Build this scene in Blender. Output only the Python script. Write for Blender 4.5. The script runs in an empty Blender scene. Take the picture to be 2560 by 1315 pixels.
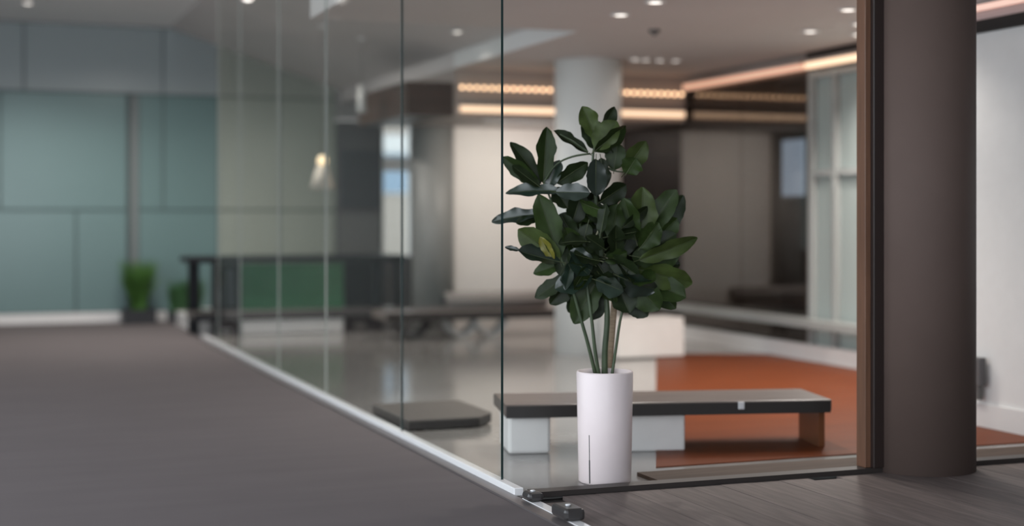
import bpy, bmesh, math, random
from mathutils import Vector, Matrix
random.seed(7)
scene = bpy.context.scene
COL = scene.collection

# ------------------------------------------------------------------ camera
FPX, HZ, CAMZ = 3660.0, 540.0, 1.5
YAW = math.radians(20.66)
FWD = Vector((math.sin(YAW), math.cos(YAW), 0)); RGT = Vector((math.cos(YAW), -math.sin(YAW), 0))
cam_d = bpy.data.cameras.new('camera'); cam = bpy.data.objects.new('camera', cam_d); COL.objects.link(cam)
cam.location = (0, 0, CAMZ); cam.rotation_euler = (math.pi/2, 0, -YAW)
cam_d.sensor_width = 36; cam_d.lens = 36*FPX/2560; cam_d.shift_y = -(657.5-HZ)/2560
cam_d.clip_start = 0.05; cam_d.clip_end = 200
cam_d.dof.use_dof = True; cam_d.dof.focus_distance = 7.7; cam_d.dof.aperture_fstop = 0.62
scene.camera = cam
# ------------------------------------------------------------------ sky and exposure
world = bpy.data.worlds.new('world'); scene.world = world; world.use_nodes = True
wn = world.node_tree.nodes; wl = world.node_tree.links
bg = wn['Background']; bg.inputs['Color'].default_value = (0.86, 0.93, 1.0, 1); bg.inputs['Strength'].default_value = 3.6
vs = scene.view_settings
vs.view_transform = 'Standard'; vs.look = 'None'; vs.gamma = 1.0; vs.use_curve_mapping = False; vs.exposure = 0.1
scene.cycles.max_bounces = 10; scene.cycles.transparent_max_bounces = 24
scene.cycles.caustics_reflective = False; scene.cycles.caustics_refractive = False
DOWNLIGHT_W = 150.0

# ------------------------------------------------------------------ measuring helpers (photo pixel -> place)
def at(px, py, d):
    k = (px-1280)/FPX
    p = FWD*d + RGT*(k*d); p.z = CAMZ-(py-HZ)*d/FPX
    return p
def xat(px, Y):                       # X of a pixel column on the plane y = Y
    k = (px-1280)/FPX
    return Y*(FWD.x+RGT.x*k)/(FWD.y+RGT.y*k)
def yat(px, X):
    k = (px-1280)/FPX
    return X*(FWD.y+RGT.y*k)/(FWD.x+RGT.x*k)
def zat(px, py, Y):
    k = (px-1280)/FPX
    return CAMZ-(py-HZ)*(Y/(FWD.y+RGT.y*k))/FPX

# ------------------------------------------------------------------ materials
MATS = {}
def mat(name, color, rough=0.5, metal=0.0, spec=0.5, noise=0.0, nscale=8.0, stretch=(1,1,1), emit=None, estr=1.0, coat=0.0, rnd=0.0, bump=0.0):
    if name in MATS: return MATS[name]
    m = bpy.data.materials.new(name); m.use_nodes = True; MATS[name] = m
    nt = m.node_tree; N = nt.nodes; L = nt.links
    b = N['Principled BSDF']
    b.inputs['Base Color'].default_value = (*color, 1); b.inputs['Roughness'].default_value = rough
    b.inputs['Metallic'].default_value = metal; b.inputs['Specular IOR Level'].default_value = spec
    b.inputs['Coat Weight'].default_value = coat
    if emit:
        b.inputs['Emission Color'].default_value = (*emit, 1); b.inputs['Emission Strength'].default_value = estr
    if noise or rnd or bump:
        tc = N.new('ShaderNodeTexCoord'); mp = N.new('ShaderNodeMapping'); mp.inputs['Scale'].default_value = stretch
        nz = N.new('ShaderNodeTexNoise'); nz.inputs['Scale'].default_value = nscale; nz.inputs['Detail'].default_value = 5
        L.new(tc.outputs['Object'], mp.inputs['Vector']); L.new(mp.outputs['Vector'], nz.inputs['Vector'])
        mr = N.new('ShaderNodeMapRange'); mr.inputs['From Min'].default_value = .3; mr.inputs['From Max'].default_value = .7
        mr.inputs['To Min'].default_value = 1-noise; mr.inputs['To Max'].default_value = 1+noise
        L.new(nz.outputs['Fac'], mr.inputs['Value'])
        fac = mr.outputs['Result']
        if rnd:
            oi = N.new('ShaderNodeObjectInfo'); m2 = N.new('ShaderNodeMapRange')
            m2.inputs['To Min'].default_value = 1-rnd; m2.inputs['To Max'].default_value = 1+rnd
            L.new(oi.outputs['Random'], m2.inputs['Value'])
            mu = N.new('ShaderNodeMath'); mu.operation = 'MULTIPLY'; L.new(fac, mu.inputs[0]); L.new(m2.outputs['Result'], mu.inputs[1]); fac = mu.outputs[0]
        vm = N.new('ShaderNodeVectorMath'); vm.operation = 'SCALE'; vm.inputs[0].default_value = color
        L.new(fac, vm.inputs['Scale']); L.new(vm.outputs['Vector'], b.inputs['Base Color'])
        if bump:
            bp = N.new('ShaderNodeBump'); bp.inputs['Strength'].default_value = bump; bp.inputs['Distance'].default_value = .02
            L.new(nz.outputs['Fac'], bp.inputs['Height']); L.new(bp.outputs['Normal'], b.inputs['Normal'])
    return m
def glass_mat(name, tint, film=0.0, film_col=(.3,.3,.29), refl=1.0):
    m = bpy.data.materials.new(name); m.use_nodes = True; MATS[name] = m
    nt = m.node_tree; N = nt.nodes; L = nt.links; N.clear()
    out = N.new('ShaderNodeOutputMaterial'); tr = N.new('ShaderNodeBsdfTransparent'); tr.inputs['Color'].default_value = (*tint, 1)
    gl = N.new('ShaderNodeBsdfGlossy'); gl.inputs['Roughness'].default_value = .02; gl.inputs['Color'].default_value = (1,1,1,1)
    fr = N.new('ShaderNodeFresnel'); geo = N.new('ShaderNodeNewGeometry'); mi_ = N.new('ShaderNodeMapRange')   # same Fresnel on both faces of the sheet
    mi_.inputs['To Min'].default_value = 1.45; mi_.inputs['To Max'].default_value = 1/1.45
    L.new(geo.outputs['Backfacing'], mi_.inputs['Value']); L.new(mi_.outputs['Result'], fr.inputs['IOR'])
    ml = N.new('ShaderNodeMath'); ml.operation = 'MULTIPLY'; ml.inputs[1].default_value = refl; L.new(fr.outputs[0], ml.inputs[0])
    mx = N.new('ShaderNodeMixShader'); L.new(ml.outputs[0], mx.inputs['Fac'])
    base = tr.outputs[0]
    if film:
        df = N.new('ShaderNodeBsdfDiffuse'); df.inputs['Color'].default_value = (*film_col, 1)
        m1 = N.new('ShaderNodeMixShader'); m1.inputs['Fac'].default_value = film
        L.new(tr.outputs[0], m1.inputs[1]); L.new(df.outputs[0], m1.inputs[2]); base = m1.outputs[0]
    L.new(base, mx.inputs[1]); L.new(gl.outputs[0], mx.inputs[2]); L.new(mx.outputs[0], out.inputs['Surface'])
    return m
def sheer_mat(name, color, thru):
    m = bpy.data.materials.new(name); m.use_nodes = True; MATS[name] = m
    nt = m.node_tree; N = nt.nodes; L = nt.links; N.clear()
    out = N.new('ShaderNodeOutputMaterial'); d = N.new('ShaderNodeBsdfDiffuse'); t = N.new('ShaderNodeBsdfTranslucent')
    d.inputs['Color'].default_value = (*color, 1); t.inputs['Color'].default_value = (*color, 1)
    mx = N.new('ShaderNodeMixShader'); mx.inputs['Fac'].default_value = thru
    L.new(d.outputs[0], mx.inputs[1]); L.new(t.outputs[0], mx.inputs[2]); L.new(mx.outputs[0], out.inputs['Surface'])
    return m

CARPET = mat('carpet', (.136,.120,.122), .95, noise=.05, nscale=2, stretch=(.5,2,1), spec=.2)
PLANK  = mat('plank_wood', (.145,.118,.110), .6, noise=.22, nscale=5, stretch=(6,.6,1), rnd=.16, spec=.2)
STONE  = mat('polished_floor', (.27,.26,.25), .13, noise=.12, nscale=1.6, spec=.6)
ORANGE = mat('orange_floor', (.140,.036,.012), .45, noise=.12, nscale=3, stretch=(.5,3,1), spec=.08)
TEAL_LIT  = mat('teal_panel_bounce', (.30,.345,.35), .3, spec=.4)  # upper wall row: missing floor-bounce light put into a paler teal
TEAL   = mat('teal_glass_panel', (.142,.222,.222), .22, spec=.5, noise=.03, nscale=.6)
TEAL_HAZE  = mat('teal_panel_haze', (.30,.32,.28), .3, spec=.4, noise=.03, nscale=.6)  # panels behind the partition: grey glass haze put into their colour
TEALGAP= mat('teal_gap', (.06,.085,.085), .6)
POSTGREY = mat('grey_jamb', (.16,.185,.185), .5)
WHITE  = mat('white_paint', (.72,.71,.70), .5, noise=.02)
WARMW  = mat('warm_white_plaster', (.70,.66,.63), .6, noise=.02)
CEIL   = mat('ceiling_paint', (.58,.54,.525), .8, noise=.03, nscale=1)
TAUPE  = mat('taupe_soffit', (.34,.29,.265), .55)
COLW   = mat('column_white', (.80,.81,.79), .45)
COLG   = mat('column_grey', (.21,.21,.205), .5)
BROWNC = mat('brown_column', (.128,.092,.080), .7, spec=.2, noise=.05, nscale=2)
DBROWN = mat('dark_brown_wood', (.045,.024,.016), .4, noise=.25, nscale=3, stretch=(.5,6,6))
JWOOD  = mat('jamb_wood', (.17,.085,.052), .4, noise=.2, nscale=4, stretch=(6,6,.5))
BLACK  = mat('black_trim', (.012,.011,.011), .4)
DGREY  = mat('dark_grey_panel', (.11,.105,.107), .5)
MGREY  = mat('grey_laminate', (.15,.145,.14), .5)
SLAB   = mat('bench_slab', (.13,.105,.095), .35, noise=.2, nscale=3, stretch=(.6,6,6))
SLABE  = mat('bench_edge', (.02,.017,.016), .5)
TABLE  = mat('table_black', (.012,.013,.016), .45, spec=.3)
STEEL  = mat('satin_rail', (.96,.96,.97), .25, coat=.4)
STEELD = mat('dull_rail_lip', (.20,.18,.18), .35, metal=.5)
POT    = mat('pot_glaze', (.90,.795,.80), .38, noise=.03, nscale=4)
SOIL   = mat('soil', (.03,.02,.014), .9, noise=.4, nscale=40, bump=.6)
LEAF   = [mat('leaf_dark', (.014,.023,.008), .45, spec=.22, rnd=.3, noise=.2, nscale=6), mat('leaf_mid', (.024,.042,.010), .45, spec=.22, rnd=.25, noise=.2, nscale=6),
          mat('leaf_fresh', (.048,.070,.018), .45, spec=.25, rnd=.2, noise=.2, nscale=6), mat('leaf_blue', (.018,.032,.022), .28, spec=.7, rnd=.25, noise=.2, nscale=6)]
LEAFY  = mat('leaf_yellow', (.16,.15,.02), .4, noise=.2)
RIB    = mat('leaf_rib', (.055,.07,.025), .45)
STEM   = mat('stem_green', (.05,.075,.035), .5, noise=.2)
TRUNK  = mat('stem_tan', (.38,.28,.19), .7, noise=.2, nscale=20, stretch=(1,1,6))
GRASS  = mat('grass_blade', (.06,.15,.03), .45, noise=.3, nscale=5)
HEDGE  = mat('hedge_leaf', (.035,.10,.035), .5, noise=.3, nscale=5)
FABRIC = mat('grey_cushion', (.22,.20,.19), .9, noise=.06, nscale=30)
LEDM   = mat('led_warm', (.8,.7,.6), .5, emit=(1.0,.66,.42), estr=1.15)
LEDD   = mat('led_diode', (.8,.7,.6), .5, emit=(1.0,.62,.36), estr=3.2)
LAMPM  = mat('downlight_lens', (.9,.9,.9), .5, emit=(1.0,.92,.84), estr=2.5)
GLOWW  = mat('warm_bulb', (.9,.8,.6), .5, emit=(1.0,.72,.40), estr=1.0)
SHADE  = mat('lamp_shade', (.55,.50,.43), .7)
GLASS  = glass_mat('partition_glass', (.965,.975,.965), film=.008, film_col=(.40,.37,.34), refl=.16)
GLASSF = glass_mat('front_glass', (.96,.975,.965), refl=.6)
GLASST = glass_mat('smoked_glass', (.62,.58,.55), refl=1.5)
GEDGE  = mat('glass_edge', (.016,.036,.036), .15, spec=.8)
GEDGE2 = mat('glass_edge_pale', (.36,.38,.36), .2, spec=.8)
GGREEN = mat('green_glass_screen', (.035,.115,.06), .25, noise=.15, nscale=2)
SHEER  = sheer_mat('frosted_pane', (.62,.68,.66), .55)
CURT   = sheer_mat('beige_curtain', (.15,.135,.115), .3)

# ------------------------------------------------------------------ building helpers
def link(o, parent=None):
    COL.objects.link(o)
    if parent is not None:
        o.parent = parent
        o.matrix_parent_inverse = Matrix.Translation(parent.location).inverted() if parent.rotation_euler.z == 0 else parent.matrix_basis.inverted()
    return o
def meshobj(name, bm, m, parent=None, smooth=False, loc=None):
    me = bpy.data.meshes.new(name)
    if loc is not None: bmesh.ops.translate(bm, vec=-Vector(loc), verts=bm.verts)
    bmesh.ops.recalc_face_normals(bm, faces=bm.faces)
    bm.to_mesh(me); bm.free()
    for x in (m if isinstance(m, (list, tuple)) else [m]): me.materials.append(x)
    if smooth:
        for p in me.polygons: p.use_smooth = True
    o = bpy.data.objects.new(name, me)
    if loc is not None: o.location = loc
    return link(o, parent)
def addbox(bm, x0, x1, y0, y1, z0, z1, mi=0, bevel=0):
    r = bmesh.ops.create_cube(bm, size=1.0)
    for v in r['verts']:
        v.co = Vector(((x0+x1)/2+v.co.x*(x1-x0), (y0+y1)/2+v.co.y*(y1-y0), (z0+z1)/2+v.co.z*(z1-z0)))
    fs = {f for v in r['verts'] for f in v.link_faces}
    for f in fs: f.material_index = mi
    if bevel:
        es = list({e for v in r['verts'] for e in v.link_edges})
        bmesh.ops.bevel(bm, geom=es, offset=bevel, segments=2, affect='EDGES', profile=.5)
    return r
def box(name, x0, x1, y0, y1, z0, z1, m, parent=None, bevel=0):
    bm = bmesh.new(); addbox(bm, x0, x1, y0, y1, z0, z1, 0, bevel)
    return meshobj(name, bm, m, parent, loc=((x0+x1)/2, (y0+y1)/2, z0))
def lathe(bm, prof, cx=0, cy=0, seg=40, mi=0):
    rings = []
    for r, z in prof:
        rings.append([bm.verts.new((cx+r*math.cos(2*math.pi*i/seg), cy+r*math.sin(2*math.pi*i/seg), z)) for i in range(seg)])
    for a, b in zip(rings, rings[1:]):
        for i in range(seg):
            f = bm.faces.new((a[i], a[(i+1)%seg], b[(i+1)%seg], b[i])); f.smooth = True; f.material_index = mi
    for ring in (rings[0], rings[-1]):
        f = bm.faces.new(ring); f.material_index = mi
def tube(bm, pts, rad, seg=8, mi=0):
    rings = []
    for i, p in enumerate(pts):
        t = (pts[min(i+1, len(pts)-1)]-pts[max(i-1, 0)]).normalized()
        u = t.orthogonal().normalized(); w = t.cross(u)
        r = rad[i] if isinstance(rad, (list, tuple)) else rad
        rings.append([bm.verts.new(p+u*(r*math.cos(2*math.pi*j/seg))+w*(r*math.sin(2*math.pi*j/seg))) for j in range(seg)])
    for a, b in zip(rings, rings[1:]):
        # match rotation of rings
        off = min(range(seg), key=lambda o: sum((a[j].co-b[(j+o)%seg].co).length for j in range(seg)))
        b[:] = b[off:]+b[:off]
        for j in range(seg):
            f = bm.faces.new((a[j], a[(j+1)%seg], b[(j+1)%seg], b[j])); f.smooth = True; f.material_index = mi
    for ring in (rings[0], rings[-1]):
        f = bm.faces.new(ring); f.material_index = mi
def struct(o): o['kind'] = 'structure'; return o
def tag(o, label, cat, group=None):
    o['label'] = label; o['category'] = cat
    if group: o['group'] = group
    return o
def empty(name, loc, label=None, cat=None, group=None):
    e = bpy.data.objects.new(name, None); e.location = loc; e.empty_display_size = .1; COL.objects.link(e)
    if label: tag(e, label, cat, group)
    return e

# ================================================================== STRUCTURE
PX = 2.80          # partition plane
PF = 7.30          # front line of the lounge
BW = 21.40         # back wall
def floor_poly(name, pts, z0, z1, m):
    bm = bmesh.new()
    lo = [bm.verts.new((x, y, z0)) for x, y in pts]; hi = [bm.verts.new((x, y, z1)) for x, y in pts]
    bm.faces.new(lo); bm.faces.new(hi)
    for i in range(len(pts)): bm.faces.new((lo[i], lo[(i+1)%len(pts)], hi[(i+1)%len(pts)], hi[i]))
    return struct(meshobj(name, bm, m))
tag(floor_poly('floor', [(-4.5,-3),(PX,-3),(PX,BW),(-4.5,BW)], -.08, 0, CARPET), 'smooth dark grey carpet floor left of the glass partition', 'floor')
tag(floor_poly('floor_lounge', [(PX,PF),(9.9,PF),(9.9,BW+.3),(PX,BW+.3)], -.08, 0, STONE), 'polished grey lounge floor behind the glass', 'floor')
a = at(1640, 885, 5490/345); b = at(1640, 1170, 5490/630)
tag(floor_poly('floor_orange', [(b.x, b.y), (8.28, b.y), (8.28, 13.85), (a.x, a.y)], 0.0, .006, ORANGE), 'glossy orange-brown floor area under the low bench', 'floor')
# plank floor in front of the lounge
pf = struct(box('floor_planks', PX, 8.2, -3, PF, -.08, -.022, mat('plank_joint', (.03,.026,.025), .8)))
tag(pf, 'grey-brown wooden plank floor at bottom right', 'floor')
pw = .19
proto = None
for i in range(int((8.2-PX)/pw)):
    x0 = PX+.03+i*pw
    if x0 > 7.9: break
    y = 3.2+((i*0.73) % 1.3)-1.3
    for ln in (2.6, 2.6, 2.6):
        y1 = min(y+ln-.004, PF-.06)
        if y1-y > .25 and y1 > 4.2:
            box('plank', x0, x0+pw-.004, y, y1, -.03, random.uniform(-.001, .001), PLANK, pf)
        y += ln

# walls
wb = struct(box('wall_back', -4.5, xat(840, BW), BW+.03, BW+.2, 0, 4.3, TEALGAP)); tag(wb, 'teal glass panelled wall across the far end', 'wall')
zl, zm, zt = .14, zat(250, 525, BW), zat(250, 232, BW)
bx = [xat(p, BW) for p in (-860, -520, -200, 190, 318)] ; bx2 = [xat(p, BW) for p in (346, 545, 700, 840)]
g = .012
for lo, hi, xs in ((zl, zm, bx+bx2), (zm, zt, [xat(p, BW) for p in (-860,-520,-200, 0, 318)]+[xat(p, BW) for p in (346, 408, 545, 700, 840)]), (zt, 4.2, [xat(p, BW) for p in (-860,-520,-200, 60, 408, 545, 700, 840)])):
    for x0, x1 in zip(xs, xs[1:]):
        if hi < 4 and abs(x0-xat(318, BW)) < 1e-6: continue
        box('panel', x0+g, x1-g, BW, BW+.03, lo+g, hi-g, TEAL_HAZE if (x0+x1)/2 > xat(545, BW) else (TEAL_LIT if hi > 4 else TEAL), wb)
box('jamb', xat(328, BW), xat(345, BW), BW-.01, BW+.03, zl, zt-.02, POSTGREY, wb)
wlf = struct(box('wall_left', -4.6, -4.5, -3, BW+.2, -.08, .35, WHITE)); tag(wlf, 'low sill wall of the open glazed side of the hall', 'wall')
box('blocker_panel', -4.6, -4.5, 14.2, BW+.2, .36, 4.3, MGREY, wlf)  # unseen panel added to cut side light on the teal wall
for i in range(6): box('mullion', -4.6, -4.52, -2.9+i*3.0, -2.82+i*3.0, .35, 4.3, MGREY, wlf)
# white skirting, plus a deeper plinth behind the high table
tag(struct(box('baseboard_back', -4.5, PX-.02, BW-.03, BW, 0, .14, WHITE)), 'white skirting under the teal wall', 'skirting')
tag(struct(box('baseboard_plinth', PX+.02, xat(862, 19.3), 19.25, BW, 0, .17, WHITE)), 'white low plinth behind the dark high table', 'plinth')
# dark door leaf and bright side window right of the teal wall
xd0, xd1, xw1 = xat(840, BW), xat(955, BW), xat(1028, BW)
dr = struct(box('door_1', xd0, xd1, BW, BW+.12, 0, zat(900, 302, BW), DGREY)); tag(dr, 'dark grey door beside the bright narrow window', 'door')
box('door_panel', xd0+.06, xd1-.03, BW-.02, BW, zat(900, 520, BW), zat(900, 375, BW), mat('door_dark', (.062,.060,.068), .45), dr)
box('kick_panel', xd0+.06, xd1-.03, BW-.02, BW, .1, zat(900, 535, BW), MGREY, dr)
wz0, wz1 = zat(990, 640, BW), zat(990, 300, BW)
wu = struct(box('wall_back_upper', xd0, 9.9, BW, BW+.2, wz1, 4.3, mat('upper_grey', (.30,.29,.28), .7))); tag(wu, 'grey upper wall above the dark door', 'wall')
wlw = struct(box('wall_back_lower', xd1, xw1, BW, BW+.2, 0, wz0, DGREY)); tag(wlw, 'dark wall piece below the narrow window', 'wall')
wbr = struct(box('wall_back_right', xw1, 9.9, BW, BW+.2, 0, wz1, MGREY)); tag(wbr, 'grey wall behind the round columns', 'wall')
wd = struct(box('window_1', xd1, xd1+.03, BW+.02, BW+.1, wz0, wz1, WHITE)); tag(wd, 'narrow bright window between dark door and column', 'window')
box('window_frame', xw1-.03, xw1, BW+.02, BW+.1, wz0, wz1, WHITE, wd)
box('transom', xd1+.03, xw1-.03, BW+.03, BW+.09, zat(990, 428, BW), zat(990, 392, BW), WHITE, wd)
box('pane', xd1+.03, xw1-.03, BW+.05, BW+.06, wz0, wz1, GLASSF, wd)
# outside: pale building seen through that window
ob = empty('far_building', (9.2, 34, 0), 'pale far building with blue glazing seen through the narrow window', 'building')
box('wall', 6.5, 12.5, 34, 36, 0, 2.05, mat('far_beige', (.24,.21,.185), .8), ob)
box('glazing', 6.5, 12.5, 33.95, 34.4, 2.06, 3.0, mat('far_blue', (.13,.19,.26), .3), ob)
box('parapet', 6.5, 12.5, 33.9, 36, 3.01, 3.45, mat('far_white', (.40,.40,.40), .8), ob)
box('upper_storey', 6.5, 12.5, 34.2, 36, 3.46, 6.0, mat('far_stone', (.22,.19,.17), .8), ob)
struct(box('ground_outside', -2, 18, BW+.6, 40, -.3, -.05, mat('paving', (.4,.4,.4), .9)))
# lounge back wall under the LED soffit
WY = 18.0
wl_ = struct(box('wall_lounge', xat(1128, WY), xat(1386, WY), WY, WY+.15, 0, 3.2, WARMW)); tag(wl_, 'warm white wall below the light strips', 'wall')
xr0 = xat(1386, WY)
wr = struct(box('wall_lounge_dark', xr0, 8.9, WY, WY+.15, 0, 3.2, DBROWN)); tag(wr, 'dark brown timber wall right of the white column', 'wall')
for i in range(4):
    z1 = zat(1620, 322+i*24, WY); box('slat', xr0+.02, 8.28, WY-.03, WY, z1-.09, z1, DBROWN, wr)
box('dark_panel', xat(1560, WY), xat(1698, WY), WY-.02, WY, .6, zat(1620, 425, WY)+.25, mat('dark_teal_board', (.022,.032,.032), .3), wr)
# soffit carrying the two light strips
SY = 16.0
sx0, sx1 = xat(1020, SY), 8.3
zs0 = zat(1400, 296, SY)
so = struct(box('ceiling_soffit', 5.33, sx1, SY, WY+.2, zs0, 3.2, TAUPE)); tag(so, 'taupe dropped soffit carrying two warm light strips', 'soffit')
# ceilings
tag(struct(box('ceiling_hall', -4.5, PX, -3, BW, 4.2, 4.35, mat('hall_ceiling_bounce', (.82,.80,.80), .8))), 'high grey hall ceiling left of the partition', 'ceiling')  # ceiling colour lightened in place of missing floor-bounce light
tag(struct(box('ceiling_front', PX, 8.35, -3, 7.2, 4.2, 4.35, CEIL)), 'unseen grey ceiling over the plank floor, extended to cut sky light', 'ceiling')  # unseen; extended forward to keep sky light off the brown column
cx0, cx1, cy0, cy1 = PX+.02, 5.33, 12.4, BW
bm = bmesh.new()
for q in ((cx1, 11.4, 7.2, BW), (cx0, cx1, 7.2, cy0)):
    addbox(bm, *q, 3.2, 4.3)
ci = struct(meshobj('ceiling', bm, CEIL)); tag(ci, 'grey-beige lounge ceiling with a recessed coffer', 'ceiling')
bm = bmesh.new()   # sloping ceiling between the step and the partition head
V = [bm.verts.new((x, y, z)) for y in (cy0, cy1) for x, z in ((cx0, 4.2), (cx1, 3.38), (cx1, 4.3), (cx0, 4.3))]
for f in ((0,1,2,3),(4,5,6,7),(0,1,5,4),(1,2,6,5),(2,3,7,6),(3,0,4,7)): bm.faces.new([V[j] for j in f])
meshobj('sloping_top', bm, CEIL, ci)
box('coffer_liner', cx1-.012, cx1, cy0, SY, 3.2, 3.379, WHITE, ci)
box('soffit_end', sx0, 5.329, SY+.05, WY+.2, zs0, 3.04, DBROWN, so)
# right side: white wall with black head trim, window wall, smoked glass wall
RX = 8.30
tag(struct(box('wall_right', 6.80, 6.95, PF+.1, 9.6, .17, 2.80, WHITE)), 'white wall panel at the right edge behind the brown column', 'wall')
tag(struct(box('baseboard_right', 6.775, 6.95, PF+.1, 9.6, 0, .17, WHITE)), 'pale skirting of the white wall at the right edge', 'skirting')
tag(struct(box('trim_1', 6.77, 6.95, PF+.1, 9.6, 2.80, 2.89, BLACK)), 'black head trim above the white wall at right', 'trim')
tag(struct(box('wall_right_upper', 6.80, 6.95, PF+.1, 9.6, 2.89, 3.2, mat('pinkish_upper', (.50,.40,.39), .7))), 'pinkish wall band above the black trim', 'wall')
tag(struct(box('wall_right_return', 6.95, RX+.1, 9.45, 9.6, 0, 3.2, WARMW)), 'white return wall hidden behind the brown column', 'wall')
yw0, yw1 = 9.6, yat(2025, RX)
w2 = struct(box('window_2', RX, RX+.1, yw0, yw1, 0, .17, WHITE)); tag(w2, 'frosted window with pale frame left of the brown column', 'window')
for yy in (yw1-.05, yat(2090, RX), yat(2150, RX)-.25, 10.6):
    box('mullion', RX-.03, RX+.08, yy-.035, yy+.035, .17, 3.0, mat('window_frame_grey', (.34,.35,.34), .5), w2)
for zz in (zat(2090, 430, 12.7), 2.96): box('transom', RX-.02, RX+.07, yw0, yw1-.09, zz-.03, zz+.03, mat('window_frame_grey', (.34,.35,.34), .5), w2)
box('pane', RX+.03, RX+.045, yw0, yw1-.09, .17, 3.0, SHEER, w2)
tag(struct(box('trim_2', RX-.05, RX+.1, yw0, yw1, 3.10, 3.2, BLACK)), 'black head trim above the frosted window', 'trim')
yg1 = SY+.2
w3 = struct(box('wall_smoked_glass', RX, RX+.1, yw1, WY, 0, .10, MGREY)); tag(w3, 'smoked glass wall reflecting the light strips', 'wall')
ys = [yw1+.02, (yw1+yg1)/2, WY]
for y0, y1 in zip(ys, ys[1:]): box('pane', RX+.03, RX+.045, y0+.004, y1-.004, .10, 3.06, GLASST, w3)
box('head_rail', RX-.01, RX+.1, yw1, WY, 3.08, 3.2, TAUPE, w3)
box('mullion', RX-.02, RX+.08, yw1-.01, yw1+.03, 0, 3.2, mat('thin_mullion', (.10,.085,.075), .4), w3)
tag(struct(box('window_sill', RX-.24, RX-.01, 10.2, 17.4, .36, .44, mat('sill_grey', (.30,.31,.30), .35))), 'long grey sill along the smoked glass wall', 'sill')
tag(struct(box('baseboard_window', RX-.10, RX-.01, 10.2, 17.4, 0, .17, WHITE)), 'white skirting along the smoked glass wall', 'skirting')
wrf = struct(box('blocker_wall_right', 8.2, 8.35, -3, PF+.1, -.08, 4.3, MGREY)); tag(wrf, 'unseen grey side wall added at far right to block sky light', 'wall')  # unseen wall added to keep sky light off the column's right side
tag(struct(box('blocker_wall_behind', PX, 8.35, -3.15, -3, -.08, 4.3, MGREY)), 'unseen grey wall added behind the viewpoint to block sky light', 'wall')  # unseen wall added to shut out sky light from behind right
# room behind the smoked glass
tag(struct(box('wall_far_room', 9.75, 9.9, 9.6, BW, 0, 3.2, mat('far_room', (.16,.12,.095), .7))), 'brown wall of the room behind the smoked glass', 'wall')
wf = struct(box('window_3', 9.70, 9.745, yat(2005, 9.7), yat(1955, 9.7), 1.75, 2.45, mat('blue_window_glow', (.3,.42,.55), .4, emit=(.45,.62,.85), estr=.9))); tag(wf, 'small pale blue lit window behind the smoked glass', 'window')  # pane glows by emission in place of daylight
box('window_frame', 9.69, 9.75, yat(2005, 9.7)-.05, yat(1955, 9.7)+.05, 1.70, 1.745, MGREY, wf)

# glass partition (a rail with panes standing in it)
yj = [yat(p, PX) for p in (1256, 1005, 815, 697, 600, 545)]
bm = bmesh.new()
addbox(bm, PX-.027, PX+.027, PF+.02, 18.15, 0, .044, 0, .005)
wp = struct(meshobj('wall_partition', bm, STEEL)); tag(wp, 'frameless glass partition standing in a bright metal floor rail', 'partition')
box('rail_lip', PX-.10, PX-.028, 5.2, 18.15, 0, .010, STEELD, wp)
for y0, y1 in zip(yj, yj[1:]):
    bm = bmesh.new(); addbox(bm, PX-.007, PX+.007, y0+.004, y1-.004, .045, 4.2)
    for f in bm.faces:
        if abs(f.normal.y) > .5: f.material_index = 1
    p = meshobj('pane', bm, [GLASS, GEDGE if y0 == yj[0] else GEDGE2], wp)
# front glass line with kerb, jamb
wfz = struct(box('wall_front', PX+.06, 7.0, PF-.05, PF+.05, 0, .028, mat('kerb_dark', (.035,.028,.026), .5))); tag(wfz, 'low dark kerb along the lounge front with a wooden jamb', 'partition')
box('edge_strip', 3.66, 7.0, PF+.052, PF+.36, 0, .02, mat('edge_wood', (.075,.050,.037), .7, spec=.2, noise=.2, nscale=4, stretch=(.5,6,6)), wfz)
box('jamb', 4.945, 4.985, PF-.03, PF+.06, .029, 3.2, JWOOD, wfz, .004)
box('dark_jamb', 4.985, 5.07, PF-.06, PF+.06, .029, 3.2, mat('dark_jamb', (.03,.02,.018), .4), wfz, .004)

# ================================================================== COLUMNS
def column(name, x, y, r, z1, m, label):
    bm = bmesh.new(); lathe(bm, [(r, 0), (r, z1)], x, y, 64)
    return tag(struct(meshobj(name, bm, m, loc=(x, y, 0))), label, 'column')
column('column_brown', 5.36, 7.30, .312, 3.2, BROWNC, 'thick dark brown round column at right')
pc = at(1470, 880, 16.05); column('column_white', pc.x, pc.y, .365, 3.2, COLW, 'white round column behind the big leafy plant')
xg = (xat(1030, 18.1)+xat(1136, 18.1))/2
column('column_grey', xg, 18.1, .27, zs0, COLG, 'grey round column left of the warm white wall')

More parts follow.
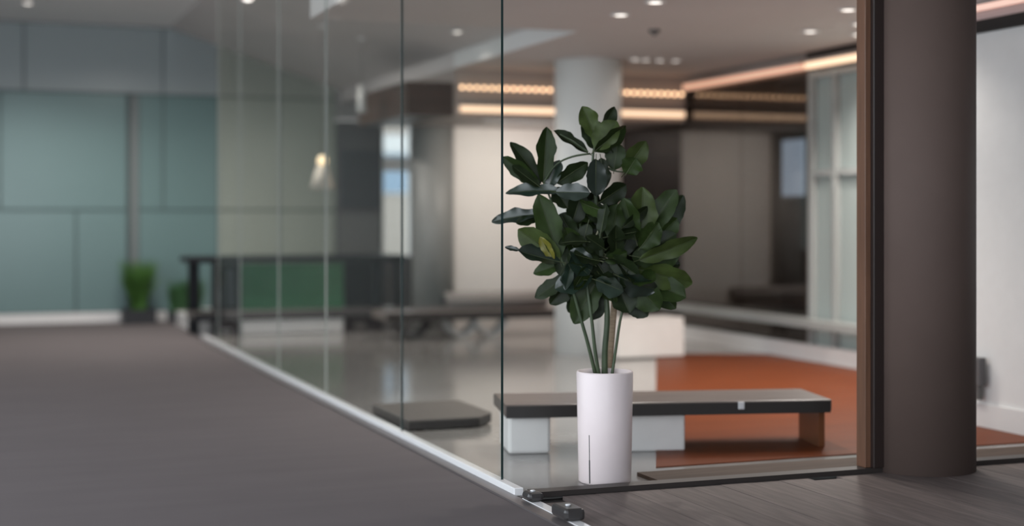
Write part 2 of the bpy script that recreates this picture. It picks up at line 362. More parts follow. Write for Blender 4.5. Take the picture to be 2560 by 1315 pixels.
# ================================================================== LIGHT FITTINGS
def led(name, p0, p1, r, m, label, group=None, diodes=False):
    p0 = Vector(p0); p1 = Vector(p1)
    e = empty(name, (p0+p1)/2, label, 'light strip', group)
    d = (p1-p0); n = d.normalized()
    bm = bmesh.new(); up = Vector((0,0,1)); side = n.cross(up)
    q = p0.copy()
    def cell(a, b, h, w, mi):
        vs_ = [bm.verts.new(c+side*(s*w)+up*(t*h)) for c in (a, b) for s, t in ((-1,-1),(1,-1),(1,1),(-1,1))]
        for f in ((0,1,2,3),(4,5,6,7),(0,1,5,4),(1,2,6,5),(2,3,7,6),(3,0,4,7)):
            bm.faces.new([vs_[j] for j in f]).material_index = mi
    if diodes:
        cell(p0, p1, r*.5, r*.9, 0); meshobj('channel', bm, TAUPE, e)
        bm = bmesh.new(); n_ = int(d.length/.09)
        for i in range(n_):
            c = p0+d*((i+.5)/n_); cell(c-n*.017+side*r, c+n*.017+side*r, r*.8, r*.8, 0)
        o = meshobj('diode_row', bm, LEDD, e); o['kind'] = 'stuff'
    else:
        cell(p0, p1, r, r, 0); meshobj('diffuser', bm, m, e)
        bm = bmesh.new(); cell(p0+up*(r*1.6), p1+up*(r*1.6), r*.55, r*1.2, 0); meshobj('channel', bm, TAUPE, e)
    return e
x0, x1 = xat(1142, SY), 8.26
led('led_strip', (x0, SY-.03, 2.98), (x1, SY-.03, 2.98), .022, LEDM, 'dotted warm light strip, upper of two on the soffit', 'soffit light strips', True)
led('led_strip', (x0+.04, SY-.03, 2.735), (x1, SY-.03, 2.735), .032, LEDM, 'solid warm light strip, lower of two on the soffit', 'soffit light strips')
led('led_strip', (RX-.06, yw0+.1, 3.06), (RX-.06, yw1-.04, 3.06), .03, LEDM, 'sloping warm light strip above the frosted window')
led('led_strip', (RX-.06, yw1+.04, 3.06), (RX-.06, SY-.1, 3.06), .03, mat('led_dim', (.8,.6,.5), .5, emit=(1.0,.52,.34), estr=.62), 'sloping dim warm light strip above the smoked glass')
led('led_strip', (6.74, PF+.2, 2.97), (6.74, 9.4, 2.97), .02, mat('led_pink', (.8,.6,.5), .5, emit=(1.0,.62,.52), estr=.6), 'pink-tinged light strip above the white wall at top right')

def downlight(px, py, zc, label, power=DOWNLIGHT_W, r=.075, group='ceiling downlights', spot=130):
    d = (zc-CAMZ)*FPX/(HZ-py); p = at(px, py, d); p.z = zc
    e = empty('downlight', p, label, 'downlight', group)
    bm = bmesh.new(); lathe(bm, [(r*.80, p.z-.002), (r*1.15, p.z-.002), (r*1.15, p.z-.012), (r*.80, p.z-.016), (r*.80, p.z-.002)], p.x, p.y, 24)
    meshobj('trim_ring', bm, WHITE, e)
    bm = bmesh.new(); lathe(bm, [(r*.78, p.z-.003), (r*.78, p.z-.010)], p.x, p.y, 24); meshobj('lens', bm, LAMPM, e)
    ld = bpy.data.lights.new('downlight_lamp', 'SPOT'); ld.energy = power; ld.spot_size = math.radians(spot); ld.spot_blend = .6; ld.color = (1.0, .94, .88); ld.shadow_soft_size = .05
    lo = bpy.data.objects.new('downlight_lamp', ld); lo.location = p-Vector((0,0,.03)); link(lo, e)
downlight(1145, 78, 3.485, 'round downlight in the ceiling left of the glass joint', power=8)
downlight(1638, 3, 3.2, 'round downlight at the top edge above the plant')
downlight(2120, 22, 3.2, 'round downlight at the top beside the brown column')
downlight(2150, 58, 3.2, 'round downlight below the top one beside the brown column')
downlight(2148, 84, 3.2, 'small downlight lowest of three beside the brown column')
for i, px in enumerate((1588, 1614, 1650, 1690)):
    downlight(px, 147+i, 3.2, ['leftmost', 'second', 'third', 'rightmost'][i]+' downlight of the row right of the white column', power=.5, r=.06, group='downlight row by the column')
p_ = Vector((8.95, 14.3, 3.2)); dd = p_.dot(FWD)  # lamp added to brighten the room behind the smoked glass
downlight(1280+p_.dot(RGT)/dd*FPX, HZ-(3.2-CAMZ)*FPX/dd, 3.2, 'added downlight brightening the room behind the smoked glass', power=60)
downlight(70, 6, 4.2, 'downlight in the hall ceiling at top left', power=160)
downlight(420, -25, 4.2, 'added unseen hall downlight washing the teal wall near the table', power=420, spot=166)  # unseen lamp added to brighten the far teal wall
downlight(180, -45, 4.2, 'added unseen hall downlight washing the teal wall at left', power=90, spot=166)  # second unseen lamp added for the teal wall
for i, (x, y) in enumerate(((4.6, 9.2), (6.2, 9.4), (5.2, 11.2), (7.3, 11.6))):  # unseen lamps added to brighten the lounge
    dd = x*FWD.x+y*FWD.y; k = (x*RGT.x+y*RGT.y)/dd
    downlight(1280+k*FPX, HZ-(3.2-CAMZ)*FPX/dd, 3.2, ['left front', 'right front', 'left rear', 'right rear'][i]+' unseen ceiling downlight added nearer the room front for fill light', power=DOWNLIGHT_W*.55, group='added unseen downlights')
# linear fill light added under the soffit to brighten the warm wall
xa, xb = xat(1120, WY)-.05, xat(1386, WY)
ww = empty('wall_fill', ((xa+xb)/2, WY-1.55, zs0), 'added linear fill light under the soffit brightening the warm white wall', 'fill light')
box('housing', xa, xb, WY-1.60, WY-1.50, zs0-.03, zs0, WHITE, ww)
ld = bpy.data.lights.new('wall_fill_lamp', 'AREA'); ld.shape = 'RECTANGLE'; ld.size = xb-xa-.04; ld.size_y = .08; ld.energy = 62; ld.color = (1.0, .90, .82)
lo_ = bpy.data.objects.new('wall_fill_lamp', ld); lo_.location = ((xa+xb)/2, WY-1.55, zs0-.032); lo_.rotation_euler = (math.radians(30), 0, 0); link(lo_, ww)
# smoke detector
d = (3.2-CAMZ)*FPX/(HZ-74); p = at(1636, 74, d); p.z = 3.2
e = empty('smoke_detector', p, 'small dark round detector on the ceiling above the plant', 'detector')
bm = bmesh.new(); lathe(bm, [(.055, p.z), (.055, p.z-.02), (.04, p.z-.035)], p.x, p.y, 20); meshobj('base', bm, MGREY, e)
bm = bmesh.new(); lathe(bm, [(.022, p.z-.035), (.018, p.z-.055)], p.x, p.y, 16); meshobj('sensor', bm, DGREY, e)

# pendant lamps above the high table
def pendant(px, ytop, ybot, d, r0, r1, shade_m, glow, label, ceil_z):
    ceil_z = 4.2-(at(px, ybot, d).x-cx0)*.82/(cx1-cx0)
    b_ = at(px, ybot, d); t_ = at(px, ytop, d)
    e = empty('pendant_lamp', (b_.x, b_.y, b_.z), label, 'lamp')
    bm = bmesh.new(); n = 6
    lathe(bm, [(r0, t_.z), (r1, b_.z), (r1*.97, b_.z), (r0*.9, t_.z-.01)], b_.x, b_.y, 32); meshobj('shade', bm, shade_m, e, loc=(b_.x, b_.y, b_.z))
    bm = bmesh.new(); lathe(bm, [(.004, t_.z), (.004, ceil_z-.02)], b_.x, b_.y, 8); meshobj('cord', bm, MGREY, e)
    bm = bmesh.new(); lathe(bm, [(.05, ceil_z-.03), (.05, ceil_z)], b_.x, b_.y, 20); meshobj('canopy', bm, WHITE, e)
    if glow:
        bm = bmesh.new(); lathe(bm, [(r0*.8, t_.z+.0), (r0*1.15, t_.z+.04), (r0*.9, t_.z+.09), (r0*.3, t_.z+.11)], b_.x, b_.y, 20); meshobj('bulb', bm, GLOWW, e)
pendant(806, 412, 472, 17.6, .055, .155, SHADE, True, 'conical pendant lamp glowing warm at its top above the high table', 4.2)
pendant(905, 215, 282, 17.6, .045, .06, mat('pale_tube', (.6,.6,.58), .5), False, 'pale tubular pendant lamp above the dark door', 4.2)

# ================================================================== HIGH TABLE
TY0, TY1 = 18.45, 19.05
def tz(py): return zat(740, py, TY0)
xt = lambda p: xat(p, TY0)
t = empty('high_table', ((xt(465)+xt(1010))/2, (TY0+TY1)/2, 0), 'long black high table with slotted legs and a green screen', 'table')
box('tabletop', xt(468), xt(1012), TY0-.05, TY1+.05, tz(655), tz(640), TABLE, t, .006)
def slotted_leg(pa, pb, holes):
    bm = bmesh.new(); x0, x1 = xt(pa), xt(pb); zt_ = tz(656)
    # frame around slots: vertical strips and cross pieces
    xs = sorted({x0, x1} | {xt(h[0]) for h in holes} | {xt(h[1]) for h in holes})
    for xa, xb in zip(xs, xs[1:]):
        cur = 0.0; mid = (xa+xb)/2
        for h in sorted(holes, key=lambda h: tz(h[3])):
            if xt(h[0]) <= mid <= xt(h[1]):
                if tz(h[3]) > cur: addbox(bm, xa, xb, TY0, TY0+.05, cur, tz(h[3]))
                cur = tz(h[2])
        addbox(bm, xa, xb, TY0, TY0+.05, cur, zt_)
    bmesh.ops.remove_doubles(bm, verts=bm.verts, dist=1e-5)
    return meshobj('leg', bm, TABLE, t)
slotted_leg(530, 602, [(566, 586, 672, 762), (553, 580, 818, 832)])
slotted_leg(862, 958, [(932, 944, 664, 766), (886, 916, 812, 830)])
for pa, pb in ((560, 592), (926, 950)): box('slot_panel', xt(pa), xt(pb), TY0+.055, TY0+.07, tz(768), tz(660), mat('slot_grey', (.06,.065,.075), .5), t)
box('leg', xt(486), xt(514), TY1-.1, TY1-.05, 0, tz(656), TABLE, t)
box('leg', xt(968), xt(976), TY1-.1, TY1-.05, 0, tz(656), TABLE, t)
box('leg', xt(988), xt(1000), TY0, TY0+.05, 0, tz(656), TABLE, t)
box('shelf', xt(480), xt(1005), TY0-.04, TY0+.5, tz(792), tz(776), mat('shelf_brown', (.11,.095,.085), .4), t)
box('shelf_rail', xt(482), xt(1003), TY0-.041, TY0+.02, tz(797), tz(779), TABLE, t)
for i in range(3): box('plinth_fill_slat', xt(606), xt(858), TY0+.005, TY0+.02, .012+i*.058, .064+i*.058, WHITE, t)  # added white slats catch light for the shaded plinth and its floor reflection
box('green_screen', xt(602), xt(861), TY0+.03, TY0+.045, tz(774), tz(657), GGREEN, t)

# planters with foliage
def blades(bm, cx, cy, z0, n, h, spread, w, mi=0):
    for _ in range(n):
        a_ = random.uniform(0, 2*math.pi); s = random.uniform(0, 1)**.5
        bx_, by_ = cx+math.cos(a_)*spread*.35*s, cy+math.sin(a_)*spread*.35*s
        hh = h*random.uniform(.55, 1.0); lean = spread*s*random.uniform(.5, 1.0)
        dx, dy = math.cos(a_), math.sin(a_); pr = None
        th = random.uniform(0, math.pi); ux, uy = math.cos(th), math.sin(th)
        for i in range(5):
            tt = i/4; ww = w*(1-tt)**.7+.0008
            c = Vector((bx_+dx*lean*tt**1.7, by_+dy*lean*tt**1.7, z0+hh*(tt-.12*tt*tt)))
            cur = (bm.verts.new(c-Vector((ux*ww, uy*ww, 0))), bm.verts.new(c+Vector((ux*ww, uy*ww, 0))))
            if pr: bm.faces.new((pr[0], pr[1], cur[1], cur[0])).material_index = mi
            pr = cur
def planter(name, x0, x1, y0, y1, h, label, n, fh, spread, leaf_m, clumps):
    e = empty(name, ((x0+x1)/2, (y0+y1)/2, 0), label, 'plant')
    bm = bmesh.new(); w = .015
    addbox(bm, x0, x1, y0, y0+w, 0, h); addbox(bm, x0, x1, y1-w, y1, 0, h); addbox(bm, x0, x0+w, y0+w, y1-w, 0, h); addbox(bm, x1-w, x1, y0+w, y1-w, 0, h); addbox(bm, x0+w, x1-w, y0+w, y1-w, 0, .02)
    meshobj('pot', bm, mat('planter_black', (.02,.021,.024), .5), e)
    box('soil', x0+w, x1-w, y0+w, y1-w, .02, h-.02, SOIL, e)
    bm = bmesh.new()
    for i in range(clumps): blades(bm, x0+(x1-x0)*(i+.5)/clumps, (y0+y1)/2, h-.03, n, fh, spread, .010)
    f = meshobj('foliage', bm, leaf_m, e); f['kind'] = 'stuff'
gp = at(344, 806, 20.55)
planter('potted_grass', gp.x-.225, gp.x+.225, gp.y-.30, gp.y+.12, .20, 'green grassy plant in a black square pot by the teal wall', 560, .86, .28, GRASS, 1)
planter('grass_trough', xat(425, 20.9), xat(502, 20.9), 20.75, 20.95, .16, 'low grass trough left of the high table by the teal wall', 150, .58, .12, HEDGE, 4)

# ================================================================== BENCHES
# long low bench by the white wall
By = 16.9
bxa, bxb = xat(965, By), xat(1392, By)
bb = empty('low_bench', ((bxa+bxb)/2, By+.32, 0), 'long dark bench with white bent legs before the warm white wall', 'bench')
bz1, bz0 = zat(1200, 777, By), zat(1200, 797, By)
box('seat', bxa, bxb, By, By+.65, bz0, bz1, [SLAB], bb, .008)
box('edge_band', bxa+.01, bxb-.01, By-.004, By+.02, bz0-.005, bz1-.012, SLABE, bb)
for pxc in (1045, 1165, 1240):
    xc = xat(pxc, By); bm = bmesh.new(); pts = []
    hw = .20
    for i in range(25):
        a_ = math.pi+math.pi*i/24; pts.append(Vector((xc+hw*math.cos(a_), By+.12, bz0+.0+(bz0-.02)*math.sin(a_))))
    for p, q in zip(pts, pts[1:]):
        vs_ = [bm.verts.new(v+Vector((0, dy, dz))) for v in (p, q) for dy, dz in ((0,0),(.3,0),(.3,.035),(0,.035))]
        for f in ((0,1,5,4),(1,2,6,5),(2,3,7,6),(3,0,4,7),(0,1,2,3),(4,5,6,7)): bm.faces.new([vs_[j] for j in f])
    bmesh.ops.remove_doubles(bm, verts=bm.verts, dist=1e-5)
    meshobj('leg', bm, WHITE if pxc > 1100 else TABLE, bb)
cu = empty('bolster_cushion', (xat(1250, By), By+.4, bz1), 'taupe bolster cushion with dark end on the far bench', 'cushion')
bm = bmesh.new(); c0 = Vector((xat(1118, By+.3), By+.42, bz1+.105)); c1 = Vector((xat(1375, By+.3), By+.42, bz1+.105))
tube(bm, [c0, c0+Vector((.02,0,0)), c1-Vector((.02,0,0)), c1], [.085, .105, .105, .085], 24); meshobj('cover', bm, FABRIC, cu)
bm = bmesh.new(); tube(bm, [c0-Vector((.035,0,0)), c0-Vector((.002,0,0))], [.05, .07], 20); meshobj('end_cap', bm, TABLE, cu)

# near bench with white block legs (turned a little)
L0 = at(1262, 1048, 9.14); R0 = at(2080, 1034, 9.42)
ang = math.atan2(R0.y-L0.y, R0.x-L0.x); ln = math.hypot(R0.x-L0.x, R0.y-L0.y)
nb = empty('low_bench', (L0.x, L0.y, 0), 'near low dark wood bench on white block legs behind the pot', 'bench'); nb.rotation_euler.z = ang
def local(o): o.matrix_parent_inverse = Matrix.Identity(4); return o
def lbox(name, x0, x1, y0, y1, z0, z1, m, bevel=0):
    bm = bmesh.new(); addbox(bm, x0, x1, y0, y1, z0, z1, 0, bevel)
    o = meshobj(name, bm, m, None, loc=((x0+x1)/2, (y0+y1)/2, z0)); o.parent = nb
    return o
lbox('seat', 0, ln, 0, .60, .245, .32, SLAB, .008)
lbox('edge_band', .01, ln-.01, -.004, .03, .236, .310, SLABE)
lbox('leg', .03, .30, .06, .50, 0, .244, WHITE, .02)
lbox('leg', .80, 1.17, .06, .50, 0, .244, WHITE, .012)
lbox('bracket', 1.50, 1.54, -.012, .02, .268, .315, mat('bright_steel', (.9,.92,.95), .25, metal=.4), .003)
lbox('end_leg', ln-.06, ln-.02, .08, .48, 0, .244, mat('tan_end_leg', (.15,.055,.022), .35))

# low dark platform behind the first glass pane
py0 = 9.78
pl = empty('low_platform', ((PX+.12+xat(1252, py0))/2, py0+.45, 0), 'low dark platform on the floor behind the first glass pane', 'platform')
bm = bmesh.new(); xa, xb = PX+.12, xat(1252, py0)
vs0 = [(xa, py0), (xb-.16, py0), (xb, py0+.2), (xb, py0+.95), (xa, py0+.95)]
lo = [bm.verts.new((x, y, .012)) for x, y in vs0]; hi = [bm.verts.new((x, y, .066)) for x, y in vs0]
for i in range(5): bm.faces.new((lo[i], lo[(i+1)%5], hi[(i+1)%5], hi[i]))
bm.faces.new(lo); bm.faces.new(hi); meshobj('base', bm, BLACK, pl)
bm = bmesh.new(); lo = [bm.verts.new((x, y, .0665)) for x, y in vs0]; hi = [bm.verts.new((x, y, .078)) for x, y in vs0]
for i in range(5): bm.faces.new((lo[i], lo[(i+1)%5], hi[(i+1)%5], hi[i]))
bm.faces.new(lo); bm.faces.new(hi); meshobj('top', bm, mat('platform_top', (.12,.108,.10), .5), pl)
for fx, fy in ((xa+.1, py0+.1), (xb-.2, py0+.15), (xa+.1, py0+.85), (xb-.1, py0+.85)): box('foot', fx-.03, fx+.03, fy-.03, fy+.03, 0, .012, BLACK, pl)

# white cube
q0, q1 = xat(1543, 13.9), xat(1711, 13.9)
cb = empty('white_cube', ((q0+q1)/2, 14.1, 0), 'cream white cube stool behind the plant stems', 'stool')
box('body', q0, q1, 13.9, 14.34, .015, .39, WARMW, cb, .012)
box('top_pad', q0+.004, q1-.004, 13.904, 14.336, .392, .425, WARMW, cb, .010)
box('plinth', q0+.03, q1-.03, 13.93, 14.31, .0065, .0145, MGREY, cb)

# curtains behind the smoked glass
for i, (pa, pb) in enumerate(((1745, 1850), (1850, 1945))):
    ya, yb = yat(pb, 9.3), yat(pa, 9.3); bm = bmesh.new(); n = 60; pr = None
    for j in range(n+1):
        y = ya+(yb-ya)*j/n; x = 9.3+.035*math.sin(j*1.15)
        cur = (bm.verts.new((x, y, .0)), bm.verts.new((x, y, 3.2)))
        if pr: bm.faces.new((pr[0], cur[0], cur[1], pr[1]))
        pr = cur
    o = meshobj('curtain', bm, CURT, smooth=True, loc=(9.3, (ya+yb)/2, 0)); tag(o, ['pleated beige curtain nearer the plant, behind the smoked glass', 'pleated beige curtain nearer the blue window, behind smoked glass'][i], 'curtain', 'curtains behind the smoked glass')

# dark box on the wall by the brown column
hp = at(2446, 950, 10.3); e = empty('wall_box', (6.72, 8.72, .2), 'small dark box against the white wall beside the brown column', 'box')
yb_ = yat(2447, 6.78)
box('housing', 6.715, 6.774, yb_-.09, yb_+.09, .30, .50, DGREY, e, .008)
box('bracket', 6.730, 6.774, yb_-.05, yb_+.05, .20, .30, MGREY, e)

# ================================================================== DOOR FITTINGS ON THE FLOOR STRIP
th = struct(box('trim_threshold', PX-.027, PX+.030, 4.0, PF-.10, 0, .014, STEEL)); tag(th, 'bright metal threshold strip running out at bottom centre', 'trim')
def fitting(px, py, w, l, h, label, rnd_):
    d = CAMZ*FPX/(py-HZ); p = at(px, py, d); y = yat(px, PX)
    e = empty('pivot_fitting', (PX, y, 0), label, 'door fitting', 'pivot fittings on the strip')
    bm = bmesh.new(); addbox(bm, PX-w, PX+w, y-l, y+l, .0145, h, 0, rnd_); meshobj('housing', bm, mat('fitting_black', (.045,.042,.042), .28), e)
    bm = bmesh.new(); lathe(bm, [(.014, h), (.014, h+.006), (.008, h+.008)], PX, y, 16); meshobj('cap_screw', bm, MATS['bright_steel'], e)
fitting(1332, 1262, .045, .055, .062, 'small dark pivot block at the end of the bright rail', .02)
fitting(1420, 1292, .055, .095, .075, 'larger dark pivot block nearer the bottom edge on the strip', .018)

# ================================================================== THE BIG POTTED PLANT
PC = at(1512, 1195, 8.27); PC.z = 0
plant = empty('potted_fig', PC, 'large leafy dark green plant in a tall pinkish white cylinder pot', 'plant')
rt, rb, ph = .160, .148, .625
bm = bmesh.new()
lathe(bm, [(rb-.012, 0), (rb, .008), (rb+(rt-rb)*.5, ph*.5), (rt, ph-.008), (rt-.004, ph), (rt-.016, ph), (rt-.018, ph-.06), (.0, ph-.062)], PC.x, PC.y, 64)
pot = meshobj('pot', bm, POT, plant)
ang_s = math.atan2(-FWD.y, -FWD.x)-math.radians(38)   # a thin dark line added low on the left of the pot
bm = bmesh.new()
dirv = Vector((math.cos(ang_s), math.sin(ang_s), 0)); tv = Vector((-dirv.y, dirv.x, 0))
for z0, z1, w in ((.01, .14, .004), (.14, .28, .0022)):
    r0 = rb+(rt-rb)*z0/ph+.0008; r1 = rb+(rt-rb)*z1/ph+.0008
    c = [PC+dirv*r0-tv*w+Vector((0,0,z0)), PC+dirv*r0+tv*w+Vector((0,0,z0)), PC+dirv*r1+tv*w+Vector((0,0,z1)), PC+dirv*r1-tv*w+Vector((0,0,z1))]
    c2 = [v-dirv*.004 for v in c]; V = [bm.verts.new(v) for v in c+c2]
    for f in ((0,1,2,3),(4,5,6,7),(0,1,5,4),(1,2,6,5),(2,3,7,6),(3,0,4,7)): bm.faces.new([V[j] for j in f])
meshobj('pot_line', bm, mat('pot_line_dark', (.06,.055,.055), .6), pot)
bm = bmesh.new(); lathe(bm, [(rt-.02, ph-.075), (rt-.02, ph-.05), (.06, ph-.04)], PC.x, PC.y, 40); meshobj('soil', bm, SOIL, plant)

PD = 8.40
def pp(px, py, dd=0.0): return at(px, py, PD+dd)
def stem(pts, rads, m):
    bm = bmesh.new(); P = [pp(*p) for p in pts]
    # smooth
    Q = []; R = []
    n = len(P)
    for i in range(n-1):
        p0, p1, p2, p3 = P[max(i-1,0)], P[i], P[i+1], P[min(i+2,n-1)]
        for s in range(4):
            u = s/4
            Q.append(.5*((2*p1)+(-p0+p2)*u+(2*p0-5*p1+4*p2-p3)*u*u+(-p0+3*p1-3*p2+p3)*u**3)); R.append(rads[i]*(1-u)+rads[i+1]*u)
    Q.append(P[-1]); R.append(rads[-1])
    tube(bm, Q, R, 8); return meshobj('stem', bm, m, plant)
stem([(1492,950,0),(1470,860,-.02),(1450,790,-.03),(1425,700,-.05),(1400,640,-.06)], [.012,.011,.010,.009,.006], STEM)
stem([(1500,950,-.04),(1488,880,-.05),(1478,790,-.05),(1460,660,-.02),(1450,560,0)], [.012,.011,.010,.009,.006], STEM)
stem([(1512,955,.0),(1512,880,.0),(1518,780,.0),(1505,640,.02),(1490,500,.02),(1482,400,.0),(1490,350,.0)], [.020,.018,.017,.014,.011,.008,.005], STEM)
stem([(1518,955,.05),(1525,880,.05),(1534,780,.06),(1540,680,.06),(1560,600,.06)], [.024,.022,.020,.015,.010], TRUNK)
stem([(1528,950,-.03),(1540,870,-.02),(1555,780,-.02),(1585,690,-.02),(1610,640,-.04)], [.010,.009,.008,.008,.006], STEM)
stem([(1470,380,.02),(1435,355,.02),(1400,335,.02)], [.006,.005,.004], STEM)
stem([(1476,384,.0),(1430,392,.0),(1390,412,.0),(1360,455,-.02)], [.006,.006,.005,.005], STEM)
stem([(1484,400,.02),(1530,425,.04),(1565,430,.04)], [.007,.006,.004], STEM)
stem([(1360,455,-.02),(1385,520,-.02),(1420,600,0),(1450,680,0)], [.005,.007,.008,.009], STEM)
stem([(1462,630,-.1),(1485,600,-.1),(1500,565,-.08)], [.006,.005,.004], mat('pale_twig', (.28,.27,.18), .6))

def leaf_mesh(idx, rib=True):
    rnd = random.Random(100+idx); NL, NW = 14, 6
    bm = bmesh.new(); grid = []
    lob = rnd.uniform(.02, .07); ph1 = rnd.uniform(0, 6); curl = rnd.uniform(-.22, .10); fold = rnd.uniform(.10, .30); wav = rnd.uniform(.015, .05)
    fiddle = rnd.uniform(.0, .22)
    for i in range(NL+1):
        u = i/NL
        w = (math.sin(math.pi*min(1, u**.80*.985+.015))**.62)*(0.60+.46*u)*(1-fiddle*math.exp(-((u-.38)/.12)**2))
        w = max(w*.5*(1+lob*math.sin(u*19+ph1)), .012)
        if i == NL: w = .03
        row = []
        for j in range(-NW, NW+1):
            s = j/NW
            x = s*w; y = u
            if abs(s) > .98 and 0 < i < NL: x *= 1+rnd.uniform(-.05, .05)
            z = fold*abs(x)+curl*u*u+wav*math.sin(u*13+ph1+(2 if s > 0 else 0))*abs(s)**2
            # side veins give shallow quilting
            z += .006*math.sin(u*44-abs(s)*7)*(1 if 0 < abs(s) < 1 else 0)
            row.append(bm.verts.new((x, y, z)))
        grid.append(row)
    for i in range(NL):
        for j in range(2*NW):
            f = bm.faces.new((grid[i][j], grid[i][j+1], grid[i+1][j+1], grid[i+1][j])); f.smooth = True
    me = bpy.data.meshes.new('leaf'); bm.to_mesh(me); bm.free()
    # midrib as a raised second mesh
    rb_ = bmesh.new()
    P = [Vector((0, i/NL, curl*(i/NL)**2+.004)) for i in range(-2, NL)]
    tube(rb_, P, [.016*(1-.75*max(0, i)/NL) for i in range(-2, NL)], 5)
    rm = bpy.data.meshes.new('midrib'); rb_.to_mesh(rm); rb_.free(); rm.materials.append(RIB)
    return me, rm
LM = [leaf_mesh(i) for i in range(9)]
LMM = {}
def leaf_data(i, mi):
    if (i, mi) not in LMM:
        me = LM[i][0].copy(); me.materials.append(LEAF[mi] if mi < 4 else LEAFY); LMM[(i, mi)] = me
    return LMM[(i, mi)]
cnt = 0
def leaf(bx_, by_, tx, ty, w, mi=0, db=0.0, dt=0.0, roll=0.0, variant=None):
    global cnt
    i = cnt % 9 if variant is None else variant; cnt += 1
    B = pp(bx_, by_, db); T = pp(tx, ty, dt); ax = T-B; L_ = ax.length; ya = ax.normalized()
    tocam = (Vector((0,0,CAMZ))-B).normalized()
    za = (tocam-ya*tocam.dot(ya)).normalized(); za = Matrix.Rotation(math.radians(roll), 3, ya) @ za
    xa_ = ya.cross(za).normalized()
    W = w*PD/FPX/max(.45, abs(math.cos(math.radians(roll))))
    M = Matrix((( xa_.x*W, ya.x*L_, za.x*(L_+W)/2, B.x), (xa_.y*W, ya.y*L_, za.y*(L_+W)/2, B.y), (xa_.z*W, ya.z*L_, za.z*(L_+W)/2, B.z), (0,0,0,1)))
    o = bpy.data.objects.new('leaf', leaf_data(i, mi)); COL.objects.link(o)
    o.parent = plant; o.matrix_parent_inverse = Matrix.Translation(PC).inverted(); o.matrix_basis = M
    r = bpy.data.objects.new('midrib', LM[i][1]); COL.objects.link(r); r.parent = o
    return o
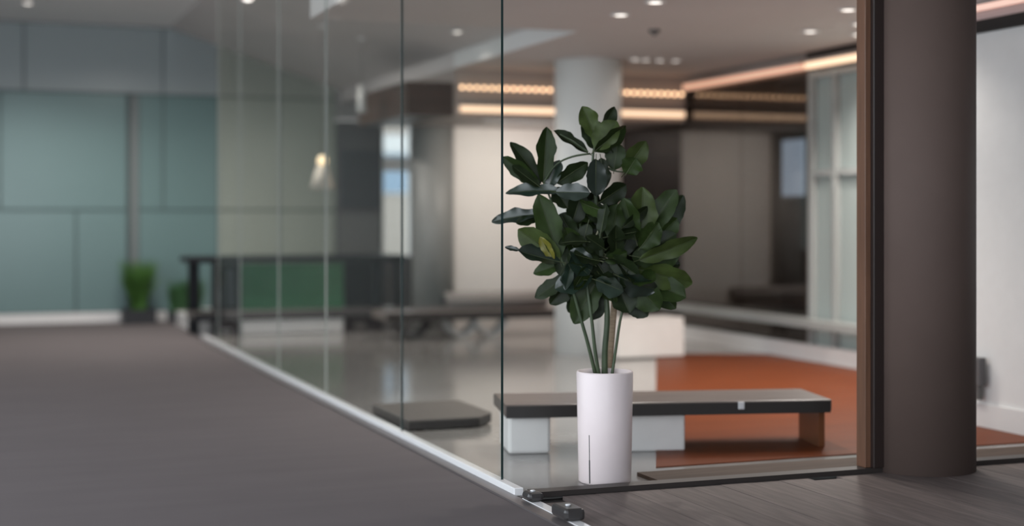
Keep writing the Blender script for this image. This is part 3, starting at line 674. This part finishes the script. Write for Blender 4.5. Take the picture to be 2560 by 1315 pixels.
LV = [  # base px, tip px, width px, material, depth of base, depth of tip, roll
 (1490,345,1455,266,62,2,0,-.02,15), (1496,350,1532,266,44,0,.05,.08,35), (1488,372,1540,302,80,2,-.03,-.06,-10), (1486,378,1564,314,50,1,-.05,-.04,45),
 (1486,372,1462,300,52,0,.04,.05,10), (1470,383,1383,328,34,0,.03,.06,45), (1500,375,1545,350,50,0,.03,.05,20),
 (1560,432,1613,352,66,2,.02,.0,20), (1535,425,1545,358,66,1,.05,.05,-15), (1566,434,1590,395,70,1,-.02,-.05,10), (1500,360,1478,300,60,0,.08,.10,0),
 (1352,458,1280,350,50,0,.02,.05,25), (1350,462,1258,392,52,1,-.02,-.02,-20), (1348,466,1280,415,40,0,-.05,-.06,40), (1358,458,1366,318,62,1,.0,.03,15), (1372,470,1395,398,52,3,.0,.0,-20),
 (1392,458,1468,404,58,0,.0,-.02,25), (1490,398,1488,492,64,3,-.05,-.10,-20), (1502,395,1515,470,55,0,.03,.02,30), (1500,505,1562,462,62,0,-.02,.03,20),
 (1400,478,1264,474,40,3,-.05,-.04,35), (1390,480,1475,482,54,3,-.08,-.10,-15), (1398,645,1346,486,84,1,-.06,-.06,10), (1420,520,1385,470,60,0,.05,.06,10),
 (1350,536,1228,546,44,3,.02,.03,30), (1345,545,1290,560,34,0,.03,.0,20), (1400,650,1296,572,82,2,-.06,-.06,-10), (1385,650,1350,592,34,4,-.075,-.085,-10), (1400,655,1293,632,52,3,-.08,-.10,45),
 (1415,660,1332,680,46,1,-.03,-.02,20), (1300,626,1262,618,16,3,-.08,-.08,20), (1420,690,1338,745,52,0,-.02,.0,15), (1440,690,1375,760,60,0,.03,.04,-15),
 (1600,600,1612,470,88,2,-.05,-.08,15), (1612,590,1692,476,76,1,-.02,.0,-10), (1640,595,1706,488,70,0,.03,.06,20), (1590,600,1560,495,70,1,-.08,-.10,-20), (1640,600,1690,545,60,1,.0,.03,25),
 (1598,650,1748,598,56,2,-.10,-.08,15), (1600,640,1690,585,70,0,-.02,.0,-15), (1606,658,1698,640,62,1,-.04,-.02,20), (1610,662,1700,662,60,0,.02,.04,-20),
 (1596,672,1734,712,78,2,-.06,-.04,10), (1590,690,1712,745,84,1,-.04,-.02,-15), (1576,700,1650,772,92,1,-.06,-.05,15), (1600,690,1700,690,70,0,.05,.06,0),
 (1540,700,1572,782,84,0,-.04,-.04,-10), (1500,690,1432,808,86,1,-.03,-.04,10), (1480,690,1388,722,70,3,-.08,-.08,20), (1508,715,1480,800,66,0,.02,.02,0),
 (1470,670,1425,745,70,0,.0,.0,-10), (1545,690,1640,735,70,3,-.12,-.12,35), (1490,700,1560,725,62,3,-.16,-.17,40), (1430,640,1470,690,64,3,-.14,-.16,-35), (1460,700,1400,700,60,3,-.12,-.12,30),
 (1520,640,1600,690,64,0,-.10,-.12,20), (1440,600,1400,540,62,0,.0,-.02,-20), (1430,560,1455,480,66,0,.04,.03,15), (1470,560,1450,640,60,0,-.06,-.08,20), (1530,600,1545,510,68,1,-.06,-.08,-25),
 (1510,560,1470,500,60,0,.02,.0,10), (1540,560,1590,500,64,0,.02,.0,-15), (1550,640,1585,560,70,0,-.02,-.03,10), (1480,640,1520,700,66,0,-.08,-.1,-20), (1430,620,1400,690,62,0,-.05,-.06,10),
 (1560,650,1530,720,64,0,-.08,-.10,20), (1580,640,1640,650,66,0,-.07,-.08,-30), (1450,650,1480,600,50,0,.05,.03,0), (1520,540,1530,470,54,0,.08,.08,10), (1600,620,1650,560,70,1,-.06,-.08,20),
 (1400,600,1420,530,60,0,.06,.06,-15), (1560,740,1620,790,64,0,.03,.03,10), (1460,740,1420,780,60,0,.06,.06,-10), (1620,700,1690,770,60,1,.08,.08,10),
]
for l in LV: leaf(*l)
rf = random.Random(11)
for i in range(22):   # smaller front leaves
    a_ = rf.uniform(0, 2*math.pi); q = rf.uniform(.15, .95)
    cx_, cy_ = 1515+125*q*math.cos(a_), 630+125*q*math.sin(a_); an = a_+rf.uniform(-1.1, 1.1); ll = rf.uniform(50, 85)
    leaf(cx_-math.cos(an)*ll*.5, cy_-math.sin(an)*ll*.5, cx_+math.cos(an)*ll*.5, cy_+math.sin(an)*ll*.5, rf.uniform(34, 58), rf.choice((0,0,1,3,0)), rf.uniform(-.17,-.05), rf.uniform(-.2,-.05), rf.uniform(-60,60))
rr = random.Random(5)
for i in range(26):   # inner leaves that close the crown
    a_ = rr.uniform(0, 2*math.pi); q = rr.uniform(.1, .8)
    cx_, cy_ = 1510+130*q*math.cos(a_), 615+135*q*math.sin(a_); an = a_+rr.uniform(-.9, .9); ll = rr.uniform(65, 95)
    leaf(cx_-math.cos(an)*ll*.5, cy_-math.sin(an)*ll*.5, cx_+math.cos(an)*ll*.5, cy_+math.sin(an)*ll*.5, rr.uniform(52, 74), rr.choice((0,0,1)), rr.uniform(.06,.2), rr.uniform(.06,.22), rr.uniform(-40,40))
